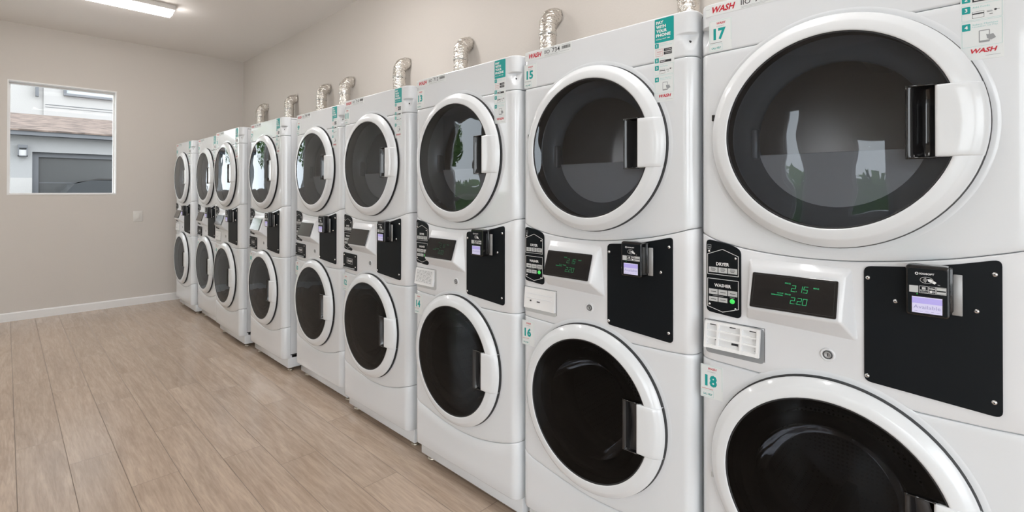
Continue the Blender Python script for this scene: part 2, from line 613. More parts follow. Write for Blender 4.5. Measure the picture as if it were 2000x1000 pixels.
def columns():
    pts = []
    pts.append((0, .055, -1, 0))
    for k in range(13):
        a = PI - (PI / 2) * k / 12
        pts.append((CR + CR * math.cos(a), CR - CR * math.sin(a), math.cos(a), -math.sin(a)))
    nfl = 52
    for k in range(1, nfl):
        pts.append((CR + (MW - 2 * CR) * k / nfl, 0, 0, -1))
    for k in range(13):
        a = PI / 2 - (PI / 2) * k / 12
        pts.append((MW - CR + CR * math.cos(a), CR - CR * math.sin(a), math.cos(a), -math.sin(a)))
    pts.append((MW, .055, 1, 0))
    return pts
COLS = columns()
def panel(lo, hi, m, nrow=2, hole=None, gap=.0007, bev=.0038):
    flo = (lambda x: lo) if not isinstance(lo, list) else (lambda x: lerp(lo, x))
    fhi = (lambda x: hi) if not isinstance(hi, list) else (lambda x: lerp(hi, x))
    rows = []
    spec = [(0, 0., .014), (0, 0., bev), (0, bev * .3, bev * .3), (0, bev, 0)]
    rs = []
    for _, dz, ins in spec: rs.append(('lo', dz, ins))
    for k in range(1, nrow): rs.append(('mid', k / nrow, 0))
    for _, dz, ins in reversed(spec): rs.append(('hi', dz, ins))
    for kind, dz, ins in rs:
        r_ = []
        for x, y, nx, ny in COLS:
            a = flo(x) + gap; c = fhi(x) - gap
            if kind == 'lo': z = a + dz
            elif kind == 'hi': z = c - dz
            else: z = (a + bev) + (c - a - 2 * bev) * dz
            r_.append((x - nx * ins, y - ny * ins, z))
        rows.append(r_)
    def skip(i, j):
        if not hole: return False
        ps = [rows[i][j], rows[i + 1][j + 1]]
        mx_ = (ps[0][0] + ps[1][0]) / 2; mz = (ps[0][2] + ps[1][2]) / 2
        return math.hypot(mx_ - hole[0], mz - hole[1]) < .2575
    mb = MB()
    mb.grid(rows, m, True, skip)
    return mb

RPROF = [(.262, .012), (.2735, .010), (.2745, -.008), (.2795, -.0095), (.2812, -.0130), (.2806, -.0170), (.2785, -.0200), (.2640, -.0300), (.2615, -.0315), (.2585, -.0325), (.2400, -.0352), (.2372, -.0350), (.2355, -.0338), (.2345, -.0305), (.2338, -.026), (.2345, .016), (.25, .016)]
RM = [gasket, gasket, gasket] + [doorwhite] * 9 + [gasket] * 4
HZ = .0765     # half height of the grip
def ring_y(r):
    pts = [(.0, -.0362), (.240, -.0356), (.2585, -.0330), (.2640, -.0305), (.2785, -.0205), (.2806, -.0170), (.2812, -.0130), (.3, -.01)]
    return lerp(pts, r)

def door_ring(cx, cz):
    mb = MB(); mb.lathe(cx, cz, RPROF, doorwhite, 96, RM)
    # soft raised collar moulded round the opening
    return mb
def collar(mb, cx, cz):
    mb.lathe(cx, cz, [(.299, .0006), (.2965, -.0001), (.291, -.0004), (.2835, -.0003)], enamel, 96)
    mb.lathe(cx, cz, [(.2838, -.0005), (.270, -.0004)], gapgrey, 96)  # flat grey ring paints in the shade of the gap round the door
    return mb
def door_glass(cx, cz, m):
    bm = bmesh.new()
    nr, ns = 14, 72
    c0 = bm.verts.new((cx, -.0375, cz))
    rings = []
    for i in range(1, nr + 1):
        r_ = RG * i / nr
        rings.append([bm.verts.new((cx + r_ * math.cos(2 * PI * k / ns), -.0315 - .006 * (1 - (i / nr) ** 2), cz + r_ * math.sin(2 * PI * k / ns))) for k in range(ns)])
    for k in range(ns):
        bm.faces.new((c0, rings[0][k], rings[0][(k + 1) % ns]))
        for i in range(nr - 1):
            bm.faces.new((rings[i][k], rings[i + 1][k], rings[i + 1][(k + 1) % ns], rings[i][(k + 1) % ns]))
    zc = cz + .004
    px = .474 - .3255 + cx
    for co, no in (((px, 0, 0), (1, 0, 0)), ((0, 0, zc - HZ - .002), (0, 0, 1)), ((0, 0, zc + HZ + .002), (0, 0, 1))):
        bmesh.ops.bisect_plane(bm, geom=bm.verts[:] + bm.edges[:] + bm.faces[:], plane_co=co, plane_no=no)
    dele = []
    for f_ in bm.faces:
        c = f_.calc_center_median()
        if c.x > px and zc - HZ - .002 < c.z < zc + HZ + .002: dele.append(f_)
    bmesh.ops.delete(bm, geom=dele, context='FACES')
    bmesh.ops.recalc_face_normals(bm, faces=bm.faces[:])
    mb = MB(); mb.bm(bm, m, True)
    mb.lathe(cx, cz, [(.2352, -.0322), (.2335, -.0330), (.2315, -.0325), (.2315, -.028)], gasket, 96)
    return mb
def door_grip(cx, cz):
    zc = cz + .004
    x0 = cx + .1965
    rows = []
    nz_ = 16; nx_ = 14
    zs = [-HZ, -HZ, -HZ + .0012] + [-HZ + .004 + (2 * HZ - .008) * k / nz_ for k in range(nz_ + 1)] + [HZ - .0012, HZ, HZ]
    for iz, dz in enumerate(zs):
        z = zc + dz
        xe = cx + math.sqrt(.2818 ** 2 - (z - cz) ** 2)
        r_ = []
        ezd = 0
        if iz in (0, len(zs) - 1): ezd = .022
        elif iz in (1, len(zs) - 2): ezd = .004
        elif iz in (2, len(zs) - 3): ezd = .0012
        for ix in range(nx_ + 4):
            if ix == 0: x, d = x0, .03
            elif ix == 1: x, d = x0, .005
            elif ix == 2: x, d = x0 + .0015, .0015
            else:
                u = (ix - 3) / nx_
                x = x0 + .005 + (xe - x0 - .005) * u; d = 0
            rr = math.hypot(x - cx, z - cz)
            y = ring_y(rr) - .0025
            if rr > .2805: y = ring_y(rr) - .0015
            r_.append((x, y + max(ezd, d), z))
        rows.append(r_)
    mb = MB(); mb.grid(rows, doorwhite)
    return mb
def door_pocket(cx, cz):
    zc = cz + .004; px = cx + .1485
    prof = [(px - .0015, -.033), (px, -.0365), (px + .003, -.0382), (px + .007, -.0365), (px + .011, -.030), (px + .018, -.012), (px + .027, .001), (px + .036, .003), (px + .046, -.004), (px + .052, -.016), (px + .056, -.03)]
    rows = []
    for dz, k in ((-HZ - .003, 0), (-HZ - .001, .6), (-HZ + .004, 1), (-HZ * .5, 1), (0, 1), (HZ * .5, 1), (HZ - .004, 1), (HZ + .001, .6), (HZ + .003, 0)):
        rows.append([(x, -.036 + (y + .036) * k, zc + dz) for x, y in prof])
    mb = MB(); mb.grid(rows, glossblack)
    for sgn in (-1, 1):   # thin polished lips above and below the scoop
        z = zc + sgn * (HZ + .001)
        mb.bbox(px + .004, cx + .2, -.0385, -.035, z - .0018, z + .0018, glossblack, .0012, 1)
    return mb

def dryer_drum():
    mb = MB()
    mb.lathe(CXD, CZD, [(.262, .012), (.2345, .012), (.232, .016), (.205, .052), (.186, .060), (.184, .075)], porthole, 72)
    mb.lathe(CXD, CZD, [(.184, .075), (.2, .09), (.29, .10), (.29, .5), (.26, .55), (.001, .56)], dryback, 48)
    # grey lint door filling the lower part of the opening
    pts = []
    zb = CZD - .045
    a0 = math.asin(-.045 / .187)
    n_ = 30
    for k in range(n_ + 1):
        a = PI - a0 + (PI + 2 * a0) * k / n_ if False else (PI + abs(a0)) + (PI - 2 * abs(a0)) * k / n_
        pts.append((CXD + .187 * math.cos(a), CZD + .187 * math.sin(a)))
    mb.prism(pts, .062, .075, drybaffle, .002)
    for sgn in (-1, 1):
        mb.bbox(CXD + sgn * .185 - .008, CXD + sgn * .185 + .008, .035, .06, zb - .012, zb + .07, porthole, .004)
    for k in range(3):     # lifters
        a = R(80 + 120 * k)
        bmx = bmesh.new()
        bmesh.ops.create_cube(bmx, size=1)
        for v in bmx.verts: v.co = Vector((v.co.x * .06, v.co.y * .4, v.co.z * (.05 if v.co.x < 0 else .03)))
        bmesh.ops.rotate(bmx, verts=bmx.verts[:], cent=(0, 0, 0), matrix=Matrix.Rotation(-a, 3, 'Y'))
        bmesh.ops.translate(bmx, verts=bmx.verts[:], vec=(CXD + .26 * math.cos(a), .31, CZD + .26 * math.sin(a)))
        mb.bm(bmx, dryback)
    return mb
def washer_drum():
    mb = MB()
    mb.lathe(CXW, CZW, [(.262, .012), (.2345, .012), (.232, .016), (.215, .03), (.190, .045), (.183, .075), (.190, .088), (.181, .10), (.172, .12), (.175, .14)], wcone, 72)
    mb.lathe(CXW, CZW, [(.165, -.012), (.163, .0), (.150, .05), (.12, .10), (.07, .128), (.001, .134)], glassmat('washer_bowl_glass', (.8, .8, .8), .03, 1.2) if 'wb' not in MATS else MATS['wb'], 64)
    mb.lathe(CXW, CZW, [(.200, -.016), (.19, -.020), (.178, -.018), (.168, -.012)], wcone, 72)
    mb.lathe(CXW, CZW, [(.185, .14), (.26, .16), (.265, .20), (.265, .50), (.24, .53), (.001, .54)], drumm, 64)
    for k in range(3):
        a = R(20 + 120 * k)
        bmx = bmesh.new()
        bmesh.ops.create_cube(bmx, size=1)
        for v in bmx.verts: v.co = Vector((v.co.x * .06, v.co.y * .3, v.co.z * (.06 if v.co.x > 0 else .03)))
        bmesh.ops.rotate(bmx, verts=bmx.verts[:], cent=(0, 0, 0), matrix=Matrix.Rotation(-a, 3, 'Y'))
        bmesh.ops.translate(bmx, verts=bmx.verts[:], vec=(CXW + .235 * math.cos(a), .35, CZW + .235 * math.sin(a)))
        mb.bm(bmx, drumm)
    return mb

def hinge(cx, cz):
    mb = MB()
    x = cx - .2815; z = cz + (.062 if cz > 1 else -.06)
    mb.bbox(x - .004, x + .004, -.009, .004, z - .009, z + .009, greybtn if cz < 1 else glossblack, .002)
    return mb

def rounded(poly, r, n=5):
    out = []
    N = len(poly)
    for i in range(N):
        a = Vector(poly[i - 1]); b_ = Vector(poly[i]); c = Vector(poly[(i + 1) % N])
        d1 = (a - b_); d2 = (c - b_)
        rr = min(r, d1.length * .45, d2.length * .45)
        p1 = b_ + d1.normalized() * rr; p2 = b_ + d2.normalized() * rr
        for k in range(n + 1):
            t_ = k / n
            q = p1 * (1 - t_) ** 2 + b_ * 2 * t_ * (1 - t_) + p2 * t_ ** 2
            out.append((q.x, q.y))
    return out

def screw_mesh():
    mb = MB()
    mb.lathe(0, 0, [(.0, -.0032), (.002, -.003), (.0045, -.0016), (.0050, 0)], steel, 14)
    mb.rect(-.0012, .0012, -.0012, .0012, -.0034, black)
    return mb

def cabinet():
    mb = MB()
    D2 = .60
    zt = 1.842
    y0 = .057
    for x in (.0015, MW - .0015):
        s_ = 1 if x < .1 else -1
        mb.box(min(x, x + s_ * .004), max(x, x + s_ * .004), y0, D2, .125, .835, sidewhite)
        mb.box(min(x, x + s_ * .004), max(x, x + s_ * .004), y0, D2, .838, zt - .012, sidewhite)
    mb.box(.004, MW - .004, y0 + .01, D2, .10, .125, gasket)
    mb.box(.004, MW - .004, D2, D2 + .004, .1, zt - .012, sidewhite)
    mb.bbox(.0, MW, .04, D2 + .004, zt - .010, zt + .001, sidewhite, .003)
    mb.box(.01, MW - .01, y0 + .004, y0 + .010, .828, .836, gasket)
    return mb
def top_panel():
    mb = panel(TS, 1.846, enamel, 56)
    # cap turning back over the top edge
    rows = []
    for dz, ins in ((-.0012, .004), (-.0012, .02), (-.0012, .05)):
        rows.append([(x - nx * ins, y - ny * ins, 1.846 + dz) for x, y, nx, ny in COLS])
    mb.grid(rows, enamel)
    # moulded finger scoops sunk into both front corners, deepest under a crisp upper lip
    for k, (x, y, z) in enumerate(mb.v):
        for ccx, sg in ((MW - CR, 1), (CR, -1)):
            dx_, dy_ = (x - ccx) * sg, y - CR
            if dx_ < -.012 or dy_ > .012: continue
            a = math.degrees(math.atan2(dx_, -dy_))
            if not (-20 < a < 92) or not (1.728 < z < 1.7795): continue
            wz = min(1, (z - 1.728) / .050)
            hw = 14 + 34 * wz
            q = abs(a - 36) / hw
            if q >= 1: continue
            d = .017 * (math.cos(q * PI / 2) ** .6) * wz ** .8
            n_ = math.hypot(dx_, dy_)
            mb.v[k] = (x - sg * dx_ / n_ * d, y - dy_ / n_ * d, z)
    mb.lathe(MW - CR + .016, 1.7535, [(.0, -.001), (.0042, -.001), (.0048, .006)], gasket, 14, cy=.0158)
    return mb
def dryer_panel():
    mb = panel(DB, TS, enamel, 48, (CXD, CZD)); return collar(mb, CXD, CZD)
def console():
    return panel(CB, DB, consolewhite, 8)
def washer_panel():
    mb = panel(WB, CB, enamel, 48, (CXW, CZW)); return collar(mb, CXW, CZW)
def drawer():
    return panel(.098, WB, enamel, 4)
def plinth():
    mb = MB()
    mb.bbox(.004, MW - .004, .040, .59, .027, .118, enamel, .004)
    return mb
def foot(i):
    mb = MB()
    x, y = ((.045, .075), (MW - .045, .075), (.045, .58), (MW - .045, .58))[i]
    mb.vlathe(x, y, [(.0, .0), (.021, .0), (.022, .004), (.017, .010), (.008, .012), (.008, .028)], zinc, 20)
    return mb
def hood():
    mb = MB()
    # outer footprint on the console face, crest and the angled display face
    o = [(.130, 0, .966), (.380, 0, .956), (.368, 0, 1.126), (.138, 0, 1.128)]
    mid = [(.136, -.012, .975), (.366, -.012, .968), (.362, -.010, 1.117), (.140, -.010, 1.119)]
    fr2 = [(.1475, -.048, 1.0025), (.3545, -.048, 1.0025), (.3555, -.0155, 1.108), (.1485, -.0155, 1.108)]
    bm = bmesh.new()
    vo_ = [bm.verts.new(p) for p in o]; vf = [bm.verts.new(p) for p in fr2]
    for A, B_ in ((vo_, vf),):
        for i in range(4):
            j = (i + 1) % 4
            bm.faces.new((A[i], A[j], B_[j], B_[i]))
    bm.faces.new(vf)
    eds = [e_ for e_ in bm.edges if not all(v in vo_ for v in e_.verts)]
    bmesh.ops.bevel(bm, geom=eds, offset=.0065, segments=5, affect='EDGES', profile=.5, clamp_overlap=True)
    mb.bm(bm, consolewhite, True)
    return mb
# the display plane: origin bottom-left, tilted back towards the top
DPL = (Vector((.1545, -.0495, 1.0095)), Vector((1, 0, 0)), Vector((0, .0285, .0865)).normalized())
DW, DH = .192, .0905
DN = Vector((0, -DPL[2].z, DPL[2].y))
def on_display(x, y, z):
    p_ = DPL[0] + DPL[1] * x + DPL[2] * z - DN * y * (1)
    return (p_.x, p_.y, p_.z)
SEG = {'0': 'abcdef', '1': 'bc', '2': 'abged', '5': 'afgcd'}
def seven(mb, ch, x, z, h, m, y):
    w_ = h * .55; sh = .12
    P = {'a': ((0, h), (w_, h)), 'b': ((w_, h), (w_, h / 2)), 'c': ((w_, h / 2), (w_, 0)), 'd': ((0, 0), (w_, 0)), 'e': ((0, 0), (0, h / 2)), 'f': ((0, h / 2), (0, h)), 'g': ((0, h / 2), (w_, h / 2))}
    if ch == '.':
        mb.rect(x - .001, x + .0006, z, z + .0016, y, m); return .003
    for s_ in SEG[ch]:
        (a, c), (d, e_) = P[s_]
        mb.line([(x + a + c * sh, z + c), (x + d + e_ * sh, z + e_)], .0011, y, m)
    return w_ + .0035
def display(kind):
    mb = MB(on_display)
    pl = rounded([(0, 0), (DW, 0), (DW, DH), (0, DH)], .004, 3)
    mb.prism(pl, -.0035, .0, glossblack, .0012)
    mb.line([(.006, .005), (DW - .006, .005), (DW - .006, DH - .005), (.006, DH - .005)], .0008, -.0038, gasket, True)
    if kind:
        m = {1: digitfaint, 2: digit, 3: digitdim}[kind]
        y = -.0040
        x = .094
        for ch in '2.15': x += seven(mb, ch, x, .052, .015, m, y)
        x = .094
        for ch in '2.20': x += seven(mb, ch, x, .022, .015, m, y)
        mb.text('PRICE', .079, .069, y, .0035, m, wd=.013, bold=.02)
        mb.text('PRICE', .081, .0415, y, .0035, m, wd=.013, bold=.02)
        mb.text('MINS', .142, .064, y, .0035, m, wd=.012, bold=.02)
        mb.text('QUICK', .063, .0425, y, .0032, m, wd=.015, bold=.02)
        mb.text('REMAINING', .050, .0375, y, .0032, m, wd=.026, bold=.02)
    return mb
def selector():
    mb = MB()
    pl = rounded([(.022, .968), (.117, .960), (.117, 1.149), (.088, 1.162), (.022, 1.174)], .014, 5)
    mb.prism(pl, -.0035, .001, black, .001)
    y = -.0039
    mb.line([(.026, 1.075), (.026, 1.131), (.068, 1.147), (.1105, 1.130), (.1105, 1.075)], .0014, y, whiteink, True)
    mb.line([(.026, 1.0625), (.1105, 1.0625), (.1105, .985), (.068, .9715), (.026, .983)], .0014, y, whiteink, True)
    mb.text('DRYER', .068, 1.1005, y, .0092, whiteink, wd=.036, bold=.03, align='c')
    mb.text('WASHER', .068, 1.0405, y, .0092, whiteink, wd=.046, bold=.03, align='c')
    for k in range(3):
        xa = .0300 + k * .0265
        mb.rect(xa, xa + .0245, 1.0805, 1.0955, y, greybtn)
        mb.rect(xa, xa + .0245, 1.0185, 1.0335, y, greybtn)
        for q, wd in ((1.0915, .012), (1.088, .014), (1.0845, .010)):
            mb.rect(xa + .012 - wd / 2, xa + .012 + wd / 2, q, q + .0013, y - .0003, ink)
        mb.rect(xa + .005, xa + .020, 1.025, 1.0268, y - .0003, ink)
    for k in range(2):
        xa = .0300 + k * .0265
        mb.rect(xa, xa + .0245, .9985, 1.0115, y, greybtn)
        mb.rect(xa + .005, xa + .020, 1.004, 1.0056, y - .0003, ink)
    mb.rect(.040, .070, 1.0145, 1.0158, y, greyink)
    mb.text('START', .094, 1.0135, y, .0028, whiteink, wd=.013, align='c')
    mb.lathe(.094, 1.005, [(0, -.006), (.006, -.006), (.0068, -.0035)], greendot, 20)
    mb.line([(.026, 1.158), (.036, 1.158), (.036, 1.149), (.026, 1.149)], .001, y, greyink, True)
    mb.rect(.028, .034, 1.1515, 1.1535, y, greyink)
    mb.rect(.0260, .036, 1.1445, 1.1465, y, greyink)
    for x, z in ((.0305, 1.139), (.103, 1.124), (.0315, .9895), (.1025, .985)):
        mb.lathe(x, z, [(.0, -.002), (.0028, -.0015), (.0034, 0)], steel, 12, cy=-.0037)
    return mb
def plate():
    mb = MB()
    pl = rounded([(.393, .868), (.6225, .852), (.6225, 1.172), (.56, 1.157), (.49, 1.143), (.393, 1.135)], .014, 5)
    mb.prism(pl, -.0045, .0005, black, .0012)
    return mb
SCREWS = [(.401, 1.109), (.6115, 1.141), (.399, .881), (.610, .8815), (.4515, 1.062), (.5845, 1.062)]
def reader():
    mb = MB()
    x0, x1, z0, z1 = .4735, .5455, 1.045, 1.1530
    # rear mounting box on the plate
    mb.bbox(x0 + .012, x1 + .004, -.022, -.004, z0 + .010, z1 - .004, glossblack, .003)
    mb.bbox(x1 + .001, x1 + .018, -.014, -.011, z0 + .004, z1 - .018, aluplate, .001, 1)
    pl = rounded([(x0, z0), (x1, z0), (x1, z1), (x0, z1)], .008, 5)
    mb.prism(pl, -.050, -.020, glossblack, .004, smooth=False)
    mb.prism(rounded([(x0 + .004, z0 + .004), (x1 - .004, z0 + .004), (x1 - .004, z1 - .007), (x0 + .004, z1 - .007)], .005, 4), -.0512, -.049, black, .0008)
    y = -.0516
    cx = (x0 + x1) / 2
    mb.lathe(cx - .017, z1 - .0175, [(.0030, -.0001), (.0016, -.0001)], whiteink, 12, cy=y)
    mb.text('KIOSOFT', cx - .0125, z1 - .0195, y, .004, whiteink, wd=.024, bold=.03)
    # contactless mark: oval, waves and hand
    el = [(cx + .0105 * math.cos(2 * PI * k / 28) - .001, z1 - .0305 + .0066 * math.sin(2 * PI * k / 28)) for k in range(28)]
    mb.line(el, .0008, y, whiteink, True)
    for q in range(4):
        rr = .0016 + q * .0016
        mb.line([(cx - .0075 + rr * math.cos(a), z1 - .0305 + rr * math.sin(a)) for a in [R(-45 + 15 * t_) for t_ in range(7)]], .0008, y, whiteink)
    mb.poly([(cx + .000, y, z1 - .028), (cx + .002, y, z1 - .033), (cx + .012, y, z1 - .0375), (cx + .015, y, z1 - .034), (cx + .006, y, z1 - .0275)], whiteink)
    mb.text('Nu.', cx + .017, z1 - .0395, y, .002, whiteink)
    za, zb = z1 - .058, z1 - .0435
    mb.rect(x0 + .0065, x0 + .0215, za, zb, y, greybtn)
    for a, c in ((x0 + .0235, x0 + .0375), (x0 + .039, x0 + .0495), (x0 + .0505, x1 - .006)):
        mb.line([(a, za), (c, za), (c, zb), (a, zb)], .0006, y, whiteink, True)
    mb.rect(x0 + .0275, x0 + .0335, zb - .007, zb - .002, y, greybtn)
    mb.text('MOBILE', x0 + .0305, za + .0045, y, .0022, whiteink, wd=.012, align='c', bold=.02)
    mb.rect(x0 + .0250, x0 + .036, za + .0015, za + .003, y, greyink)
    mb.text('VISA', x0 + .044, zb - .0060, y, .0035, whiteink, wd=.0095, align='c', bold=.03)
    mb.lathe(x0 + .0425, za + .004, [(0, 0), (.0027, 0)], whiteink, 12, cy=y)
    mb.lathe(x0 + .0462, za + .004, [(0, 0), (.0027, 0)], greyink, 12, cy=y - .0002)
    mb.rect(x0 + .0515, x1 - .0065, zb - .0065, zb - .001, y, greybtn)
    mb.rect(x0 + .0515, x1 - .0065, za + .001, za + .0055, y, greybtn)
    mb.lathe(x0 + .0195, za - .003, [(0, 0), (.0009, 0)], greendot, 8, cy=y)
    return mb
def reader_screen():
    mb = MB()
    x0, x1, z0, z1 = .4845, .5335, 1.0525, 1.0865
    y = -.0517
    mb.rect(x0 - .0015, x1 + .0015, z0 - .002, z1 + .0015, y, glossblack)
    mb.rect(x0, x1, z0, z1, y - .0002, lcd)
    mb.rect(x0, x1, z1 - .014, z1 - .002, y - .0004, lcdbar)
    mb.text('Available', (x0 + x1) / 2, z0 + .009, y - .0004, .0075, lcdink, wd=.044, align='c')
    for a in (.004, .013, .022, .031, .040):
        mb.rect(x0 + a, x0 + a + .005, z0 + .0035, z0 + .0042, y - .0004, lcdink)
    return mb
def keylock():
    mb = MB()
    x, z = .3192, .910
    mb.lathe(x, z, [(.0165, 0), (.0155, -.0025), (.0125, -.003), (.0105, -.001)], consolewhite, 32)
    mb.lathe(x, z, [(.0104, -.001), (.0098, -.0035), (.0086, -.0035), (.0082, -.001)], gapgrey, 24)
    mb.lathe(x, z, [(.0080, 0), (.0074, -.004), (.0055, -.0045), (.0050, -.002), (.0, -.002)], aluplate, 24)
    mb.rect(x - .0009, x + .0009, z - .0035, z + .0035, -.0023, gasket)
    return mb

def soap(kind):
    mb = MB()
    x0, x1, z0, z1 = .019, .172, .850, .942
    if kind == 'black':
        mb.prism(rounded([(x0 - .004, z0 + .004), (x1, z0 - .002), (x1, z1), (x0 - .004, z1 + .004)], .008, 4), -.005, .0005, black, .0012)
        y = -.0055
        mb.bbox(x0 + .002, x1 - .02, -.012, -.004, z0 + .004, z0 + .012, greyink, .002)
        for x, z in ((x0 + .008, z1 - .010), (x1 - .012, z1 - .012), (x0 + .008, z0 + .024), (x1 - .012, z0 + .020)):
            mb.lathe(x, z, [(0, -.0025), (.0035, -.0018), (.0042, 0)], steel, 12, cy=-.005)
        mb.line([(.060, .886), (.127, .884), (.127, .914), (.060, .916)], .0016, y, whiteink, True)
        mb.text('WASH', .0935, .893, y, .015, whiteink, wd=.056, bold=.03, shear=.2, align='c')
        return mb
    # flat grey plate painting in the shaded recess behind a pulled-out drawer front
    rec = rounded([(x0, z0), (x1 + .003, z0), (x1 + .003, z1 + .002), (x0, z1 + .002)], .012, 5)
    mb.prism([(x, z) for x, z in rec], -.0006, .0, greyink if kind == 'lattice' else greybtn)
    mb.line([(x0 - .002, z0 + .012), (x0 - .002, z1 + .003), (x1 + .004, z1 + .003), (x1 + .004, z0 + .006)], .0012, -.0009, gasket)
    # front plate leaning: top set in, bottom swung out
    lean = {'lattice': .015, 'plain': .008, 'printed': .014}[kind]
    def leaning(x, y, z):
        t_ = (z1 - z) / (z1 - z0)
        return (x, y - (.0125 if kind == 'lattice' else .003) - lean * t_, z)
    zb = z0 + .020
    s_ = MB(leaning)
    if kind == 'lattice':
        s_.box(x0 + .003, x1 - .004, .008, .011, zb, z1, paper)
        xs = [x0 + .003, x0 + .010, .056, .061, .118, .123, x1 - .012, x1 - .004]
        zs = [zb, zb + .009, zb + .026, zb + .030, zb + .046, zb + .050, z1 - .006, z1]
        for a, c in zip(xs[0::2], xs[1::2]): s_.box(a, c, 0, .009, zb, z1, whiteplastic)
        for a, c in zip(zs[0::2], zs[1::2]): s_.box(x0 + .0033, x1 - .0043, .0006, .0088, a + .0002, c - .0002, whiteplastic)
        s_.rect(.095, .113, zb + .017, zb + .023, .0076, ink)
        s_.rect(.050, .054, zb + .022, zb + .027, .0076, ink)
        for a in (.034, .088, .140): s_.rect(a, a + .016, z1 - .0105, z1 - .008, .0076, ink)
        for a, c in ((.028, zb + .014), (.155, zb + .013)): s_.rect(a, a + .0015, c, c + .0015, .0076, ink)
    elif kind == 'plain':
        s_.box(x0 + .002, x1 - .002, 0, .010, zb - .004, z1, whiteplastic)
        for c in (.022, .038): s_.box(x0 + .012, x1 - .014, -.0012, 0, z1 - c, z1 - c + .0025, consolewhite)
        s_.rect(.086, .101, zb + .022, zb + .0265, -.0014, ink)
        s_.rect(.051, .059, zb + .022, zb + .028, -.0014, ink)
    else:
        s_.box(x0 + .002, x1 - .010, 0, .010, zb - .004, z1, whiteplastic)
        s_.rect(x0 + .008, x1 - .016, zb + .004, z1 - .006, -.0006, paper)
        rnd = random.Random(3)
        z = z1 - .012
        while z > zb + .01:
            x = x0 + .014
            while x < x1 - .03:
                w_ = .008 + rnd.random() * .018
                s_.rect(x, min(x + w_, x1 - .02), z, z + .0018, -.0010, greyink)
                x += w_ + .005
            z -= .0062
    for v, f_, mi, sm in [(s_.v, s_.f, s_.mi, s_.sm)]:
        o = len(mb.v); mb.v += v
        for q, i_, k in zip(f_, mi, sm):
            m_ = s_.mats[i_]
            if m_ not in mb.mats: mb.mats.append(m_)
            mb.f.append([a + o for a in q]); mb.mi.append(mb.mats.index(m_)); mb.sm.append(k)
    return mb
whiteplastic = mat('white_drawer_plastic', (.85, .85, .85), .35)

def num_sticker(num, x0, z0, z1):
    mb = MB()
    w_ = .063
    y = -.0006
    mb.prism([(x0, z0), (x0 + w_, z0), (x0 + w_, z1), (x0, z1)], -.0005, 0, sticker)
    mb.line([(x0 + .002, z0 + .027), (x0 + .002, z1 - .002), (x0 + w_ - .002, z1 - .002), (x0 + w_ - .002, z0 + .027)], .0005, y, tealp)
    mb.line([(x0 + .002, z0 + .003), (x0 + .037, z0 + .003), (x0 + .037, z0 + .021), (x0 + .002, z0 + .021)], .0005, y, tealp, True)
    mb.text('WASH', x0 + .020, z1 - .0135, y, .0065, red, wd=.024, bold=.03, shear=.25)
    mb.text('CONNECT', x0 + w_ / 2, z1 - .0205, y, .003, greyink, wd=.022, align='c')
    mb.text(num, x0 + w_ / 2 - .002, z0 + .0325, y, .033, teal, wd=.034, bold=.045, align='c')
    mb.rect(x0 + .003, x0 + .036, z0 + .0245, z0 + .0256, y, red if int(num) % 2 == 0 else ink)
    mb.text('CALL HELP', x0 + .007, z0 + .0075, y, .0055, teal, wd=.026, bold=.03)
    return mb
def asset_sticker(n3):
    mb = MB()
    y = -.0008
    mb.prism([(.020, 1.8095), (.243, 1.8095), (.243, 1.8425), (.020, 1.8425)], -.0005, 0, sticker)
    mb.text('WASH', .034, 1.8165, y, .018, red, wd=.064, bold=.035, shear=.28)
    mb.rect(.022, .032, 1.8295, 1.8302, y, greyink)
    mb.text('IIO', .1175, 1.820, y, .014, ink, wd=.025, bold=.01)
    mb.text(n3, .1535, 1.820, y, .0165, ink, wd=.036, bold=.01)
    mb.rect(.145, .162, 1.8385, 1.8395, y, ink)
    x = .199
    rnd = random.Random(int(n3))
    while x < .236:
        w_ = rnd.choice((.0008, .0014, .002))
        mb.rect(x, x + w_, 1.8235, 1.8345, y, ink); x += w_ + rnd.choice((.0007, .0011))
    mb.rect(.199, .236, 1.8375, 1.8383, y, greyink)
    mb.rect(.1175, .232, 1.8155, 1.8162, y, greyink)
    mb.rect(.1175, .180, 1.8125, 1.8131, y, greyink)
    return mb
